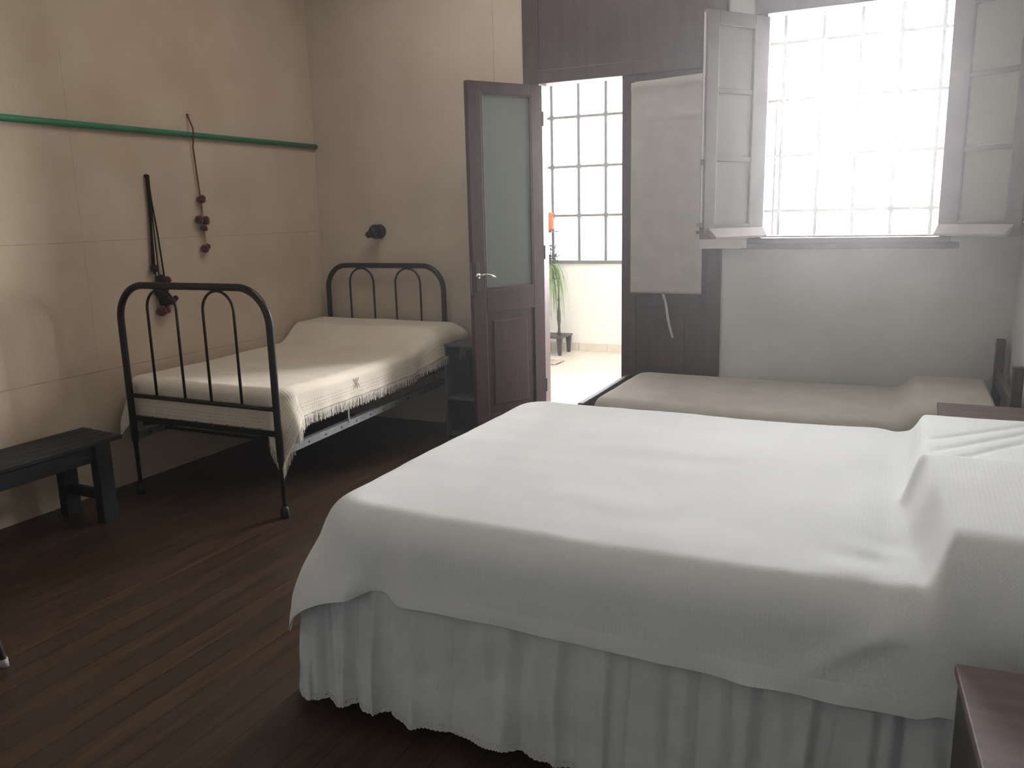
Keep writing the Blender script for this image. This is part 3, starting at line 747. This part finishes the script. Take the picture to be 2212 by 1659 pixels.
lamp = thing('wall_lamp', 'small black spot lamp mounted on the wall above the headboard', 'lamp', (.545, 0, 1.397))
RX = Matrix.Rotation(PI/2, 4, 'X')
bm = bmesh.new(); lathe(bm, [(.052, 0), (.052, .010), (.044, .020), (.018, .026)], 28, RX); obj('base', bm, BLACKMATT, lamp, smooth=True)
bm = bmesh.new(); tube(bm, [(0, -.02, 0), (-.005, -.05, .004)], .010, 10); obj('arm', bm, BLACKMATT, lamp, smooth=True)
Mx = Matrix.Translation((.014, -.075, 0)) @ Matrix.Rotation(math.radians(-108), 4, 'Y')
bm = bmesh.new(); lathe(bm, [(.0505, -.012), (.053, 0), (.050, .018), (.038, .036), (.026, .050), (.022, .078), (.014, .084)], 28, Mx)
sh = obj('lamp_shade', bm, BLACKMATT, lamp, smooth=True)
bm = bmesh.new(); tube(bm, [(-.058, -.075, -.018), (-.072, -.075, -.026), (-.086, -.076, -.025)], [.004, .003, .002], 8); obj('switch', bm, BLACKMATT, sh)

def pompom(bm, c, r, seed):
    M = Matrix.Translation(c)
    v0 = len(bm.verts)
    res = bmesh.ops.create_icosphere(bm, subdivisions=3, radius=r, matrix=M)
    for v in res['verts']:
        dd = (v.co-Vector(c)); v.co += dd.normalized()*r*(.22*nz(dd.x*70+seed, dd.y*70, dd.z*70)+.10*nz(dd.x*200, dd.y*200+seed, dd.z*200))
h1 = thing('pompom_garland', 'thin red brown cord with dark red pompoms hanging over the green rail', 'wall hanging', (.0, -1.19, 2.14))
def P1(y, z, x=.022): return (x, y+1.19, z-2.14)
bm = bmesh.new(); tube(bm, [P1(-1.202, 2.14, .006), P1(-1.202, 2.06, .040), P1(-1.200, 2.02, .040), P1(-1.195, 1.95, .020), P1(-1.18, 1.68), P1(-1.178, 1.62)], .0048, 8)
tube(bm, [P1(-1.202, 2.14, 0), P1(-1.202, 2.14, .012)], .006)
obj('cord', bm, REDCORD, h1, smooth=True)
bm = bmesh.new()
for a in (-.012, .0, .012): tube(bm, [P1(-1.172, 1.62), P1(-1.180+a, 1.52)], .0018, 6)
obj('thread', bm, REDCORD, h1); bm = bmesh.new()
for a in (-.01, .01): tube(bm, [P1(-1.172, 1.45), P1(-1.172+a, 1.345)], .0018, 6)
obj('thread', bm, REDCORD, h1)
for k, (y, z, r) in enumerate(((-1.177, 1.635, .027), (-1.212, 1.510, .025), (-1.160, 1.505, .027), (-1.180, 1.458, .023), (-1.188, 1.330, .026), (-1.166, 1.342, .020))):
    bm = bmesh.new(); pompom(bm, P1(y, z, .030), r, k*3.1); obj('pompom', bm, DRED, h1, smooth=True)
h2 = thing('pompom_garland', 'bundle of long black cords with dark pompoms hanging behind the bed foot', 'wall hanging', (.0, -1.56, 1.766))
def P2(y, z, x=.022): return (x, y+1.56, z-1.766)
bm = bmesh.new(); tube(bm, [P2(-1.563, 1.766, 0), P2(-1.563, 1.766, .02)], .010, 10)
for a, e, z, r in ((-.012, -1.60, 1.235, .005), (-.004, -1.585, 1.15, .004), (.004, -1.560, 1.16, .004), (.012, -1.520, 1.165, .005), (0, -1.592, 1.2, .005)):
    tube(bm, [P2(-1.563, 1.768), P2(-1.563+a*.7, 1.62), P2((-1.563+e)/2+a*.3, 1.45), P2(e, z)], r, 7)
tube(bm, [P2(-1.566, 1.77), P2(-1.570, 1.6), P2(-1.585, 1.42)], [.012, .010, .004], 8)
obj('cord', bm, BLKCORD, h2, smooth=True)
for k, (y, z, r, m_) in enumerate(((-1.595, 1.235, .024, DPUR), (-1.560, 1.165, .030, DPUR), (-1.512, 1.160, .023, DRED), (-1.565, 1.095, .040, DPUR), (-1.535, 1.040, .036, DPUR), (-1.495, 1.035, .026, DPUR), (-1.462, 1.045, .016, DPUR), (-1.575, .978, .031, DRED), (-1.545, .985, .028, DRED))):
    bm = bmesh.new(); pompom(bm, P2(y, z, .034), r, k*5.3); obj('pompom', bm, m_, h2, smooth=True)
bm = bmesh.new()
for a in (-.02, 0, .02): tube(bm, [P2(-1.56+a, 1.09), P2(-1.555+a*.6, .99)], .003, 6)
obj('thread', bm, BLKCORD, h2)

# ------------------------------------------------------------------ gallery things
ps = thing('plant_stand', 'dark iron plant stand on tapered feet seen through the doorway', 'plant stand', (.50, 3.1, 0))
obj('base_shelf', nb((-.30, .262, -.16, .16, .185, .205)), DKIRON, ps, bevel=.004)
for x in (-.26, .225):
    for y in (-.13, .13):
        bm = bmesh.new(); vs = box(bm, x-.016, x+.016, y-.012, y+.012, .0, .185)
        for v in vs:
            if v.co.z > .1: v.co.x = x+(v.co.x-x)*2.0
        obj('leg', bm, DKIRON, ps)
bm = bmesh.new(); lathe(bm, [(.016, 0), (.024, .01), (.016, .04), (.012, .08), (.020, .16), (.022, .22), (.012, .30), (.010, .36), (.018, .38), (.010, .40), (.009, .52), (.016, .54), (.012, .57), (.002, .60)], 12, Matrix.Translation((.168, 0, .205)))
obj('pole', bm, DKIRON, ps, smooth=True)
bm = bmesh.new(); lathe(bm, [(.010, 0), (.012, .03), (.008, .30), (.005, .42), (.001, .44)], 10, Matrix.Translation((.085, .06, 1.03)))
tube(bm, [(.168, 0, .74), (.16, .04, .83), (.10, .06, .95), (.085, .06, 1.04)], .008, 8)
obj('upper_pole', bm, DKIRON, ps, smooth=True)
obj('upper_shelf', nb((-.22, .14, -.12, .10, 1.300, 1.312)), DKIRON, ps)
obj('middle_shelf', nb((-.22, .15, -.12, .10, .80, .812)), DKIRON, ps)
# orange bird shaped pot
orn = thing('orange_ornament', 'orange rounded ornament on the top shelf of the plant stand', 'ornament', (.575, 3.09, 1.312))
bm = bmesh.new(); lathe(bm, [(.020, 0), (.034, .015), (.050, .06), (.052, .10), (.040, .135), (.030, .15)], 18); obj('body', bm, ORANGE, orn, smooth=True)
bm = bmesh.new(); bmesh.ops.create_uvsphere(bm, u_segments=16, v_segments=10, radius=.032, matrix=Matrix.Translation((.012, 0, .165))); tube(bm, [(.036, 0, .165), (.056, 0, .152), (.058, 0, .140)], [.012, .007, .002], 8)
obj('head', bm, ORANGE, orn, smooth=True)
# spider plant
spl = thing('spider_plant', 'pale green spider plant with long drooping leaves in the gallery', 'plant', (.56, 3.05, .812))
bm = bmesh.new(); lathe(bm, [(.05, 0), (.075, .11), (.082, .12), (.078, .13), (.07, .125)], 18); obj('pot', bm, TERRA, spl, smooth=True)
def leaf_strip(bm, base_, dirv, L, droop, wd, seg=9):
    prev = None
    side = Vector((-dirv.y, dirv.x, 0)).normalized()
    for k in range(seg+1):
        t = k/seg
        out = L*.42*(1-(1-t)**2); z = .10*math.sin(min(1, t*2.2)*PI*.5)*(1-t*.3) - droop*t**1.7
        c = base_ + dirv*out + Vector((0, 0, z)); w_ = wd*(1-.85*t)
        a, b2 = bm.verts.new(c-side*w_), bm.verts.new(c+side*w_)
        if prev: bm.faces.new([prev[0], prev[1], b2, a])
        prev = (a, b2)
bm = bmesh.new()
for k in range(120):
    a = random.uniform(0, 2*PI); leaf_strip(bm, Vector((random.uniform(-.03, .03), random.uniform(-.03, .03), .12)), Vector((math.cos(a), math.sin(a), 0)), random.uniform(.28, .58), random.uniform(.28, .66), random.uniform(.006, .009))
lf = obj('foliage', bm, LEAF, spl, smooth=True)
# leafy mauve plant
tl = thing('trailing_plant', 'small mauve leaved plant above the spider plant on the stand', 'plant', (.555, 3.14, .812))
bm = bmesh.new(); lathe(bm, [(.04, 0), (.055, .09), (.06, .10), (.05, .10)], 16); obj('pot', bm, TERRA, tl, smooth=True)
bm = bmesh.new()
for k in range(14):
    a = random.uniform(0, 2*PI); r0 = random.uniform(.02, .13); hh = random.uniform(.22, .40)
    q_ = Vector((math.cos(a)*r0, math.sin(a)*r0, hh)); tube(bm, [(0, 0, .09), tuple(q_*.5+Vector((0, 0, .05))), tuple(q_)], .003, 5)
    for m_ in range(7):
        c = q_*(random.uniform(.5, 1)) + Vector((random.uniform(-.025, .025), random.uniform(-.025, .025), random.uniform(-.02, .02)))
        d1 = Vector((random.uniform(-1, 1), random.uniform(-1, 1), random.uniform(-.5, 1))).normalized()*.022; d2 = d1.cross(Vector((random.uniform(-1, 1), .3, .5))).normalized()*.010
        bm.faces.new([bm.verts.new(p) for p in (c-d1, c-d1*.2+d2, c+d1, c-d1*.2-d2)])
obj('foliage', bm, LEAF2, tl)
def hang(i, j):
    z = .02+.36*j; x = .36+.27*i*(1.12-j*.30); y = 2.84+.03*math.sin(i*16+j*2)*(1.2-j)
    return Vector((x, y, z))
cl = obj('cloth', grid(hang, 30, 24), CLOTHW, None, smooth=True, solid=.003)
tag(cl, 'white cloth hanging to the floor beside the plant stand', 'cloth')
def rugf(i, j):
    x = .40+.50*i; y = 2.46+.24*j+.03*math.sin(i*5); return Vector((x, y, .004+.010*abs(nz(i*6, j*4, 2.))+.012*ga(i, .95, .1)*abs(math.sin(j*9))))
rg = obj('rug', grid(rugf, 40, 20), RUG, None, smooth=True, solid=-.004)
tag(rg, 'small crumpled pale rag rug on the gallery tiles', 'rug')

# ------------------------------------------------------------------ light
wd = bpy.data.worlds.new('World'); bpy.context.scene.world = wd; wd.use_nodes = True
bg = wd.node_tree.nodes['Background']; bg.inputs[0].default_value = (.93, .97, 1, 1); bg.inputs[1].default_value = 3.0
def area(name, loc, rot, sx, sy, power, col=(1, 1, 1)):
    l = bpy.data.lights.new(name, 'AREA'); l.shape = 'RECTANGLE'; l.size = sx; l.size_y = sy; l.energy = power; l.color = col
    o = bpy.data.objects.new(name, l); C.objects.link(o); o.location = loc; o.rotation_euler = rot; return o
area('sky_glow', (4.45, GY+.30, 2.35), (-PI/2, 0, 0), 5.4, 2.9, 4000, (.985, .985, 1))
area('sky_glow', (-.4, GY+.30, 2.35), (-PI/2, 0, 0), 4.28, 2.9, 500, (.985, .985, 1))
area('fill_light', (1.9, -1.3, 3.45), (0, 0, 0), 1.6, 1.6, 24, (1, .93, .86))  # soft overhead fill added to lift the left side, no real fixture
hv = wd.node_tree.nodes.new('ShaderNodeVolumeScatter')   # scatter added to room air to imitate lens veil around the bright window
hg = N(wd.node_tree, 'ShaderNodeNewGeometry'); hs = N(wd.node_tree, 'ShaderNodeSeparateXYZ'); wd.node_tree.links.new(hg.outputs['Position'], hs.inputs[0])
wd.node_tree.links.new(mth(wd.node_tree, 'MULTIPLY', mth(wd.node_tree, 'LESS_THAN', hs.outputs['Y'], 0.), .007), hv.inputs['Density'])
hv.inputs['Anisotropy'].default_value = .80; hv.inputs['Color'].default_value = (1, .985, .985, 1)
wd.node_tree.links.new(hv.outputs[0], wd.node_tree.nodes['World Output'].inputs['Volume'])

# ------------------------------------------------------------------ camera
yaw, pitch, roll = -.450612644, .202992222, -.0238333217
f_ = Vector((math.sin(yaw)*math.cos(pitch), math.cos(yaw)*math.cos(pitch), -math.sin(pitch)))
r0 = Vector((math.cos(yaw), -math.sin(yaw), 0)); u0 = r0.cross(f_)
r1 = r0*math.cos(roll)+u0*math.sin(roll); u1 = -r0*math.sin(roll)+u0*math.cos(roll)
cd = bpy.data.cameras.new('camera'); cam = bpy.data.objects.new('camera', cd); C.objects.link(cam)
M = Matrix((r1, u1, -f_)).transposed().to_4x4(); M.translation = Vector((4.061, -5.116, 1.5)); cam.matrix_world = M
cd.sensor_width = 36; cd.lens = 1784.922/2212*36; cd.clip_start = .02
sc = bpy.context.scene; sc.camera = cam
sc.view_settings.view_transform = 'Standard'; sc.view_settings.look = 'None'; sc.view_settings.exposure = 0.
sc.cycles.max_bounces = 7; sc.cycles.diffuse_bounces = 4; sc.cycles.glossy_bounces = 2; sc.cycles.adaptive_threshold = .03; sc.cycles.volume_bounces = 0; sc.cycles.volume_max_steps = 4; sc.cycles.transparent_max_bounces = 16
sc.cycles.sample_clamp_indirect = 6.; sc.cycles.use_denoising = True; sc.cycles.use_light_tree = False
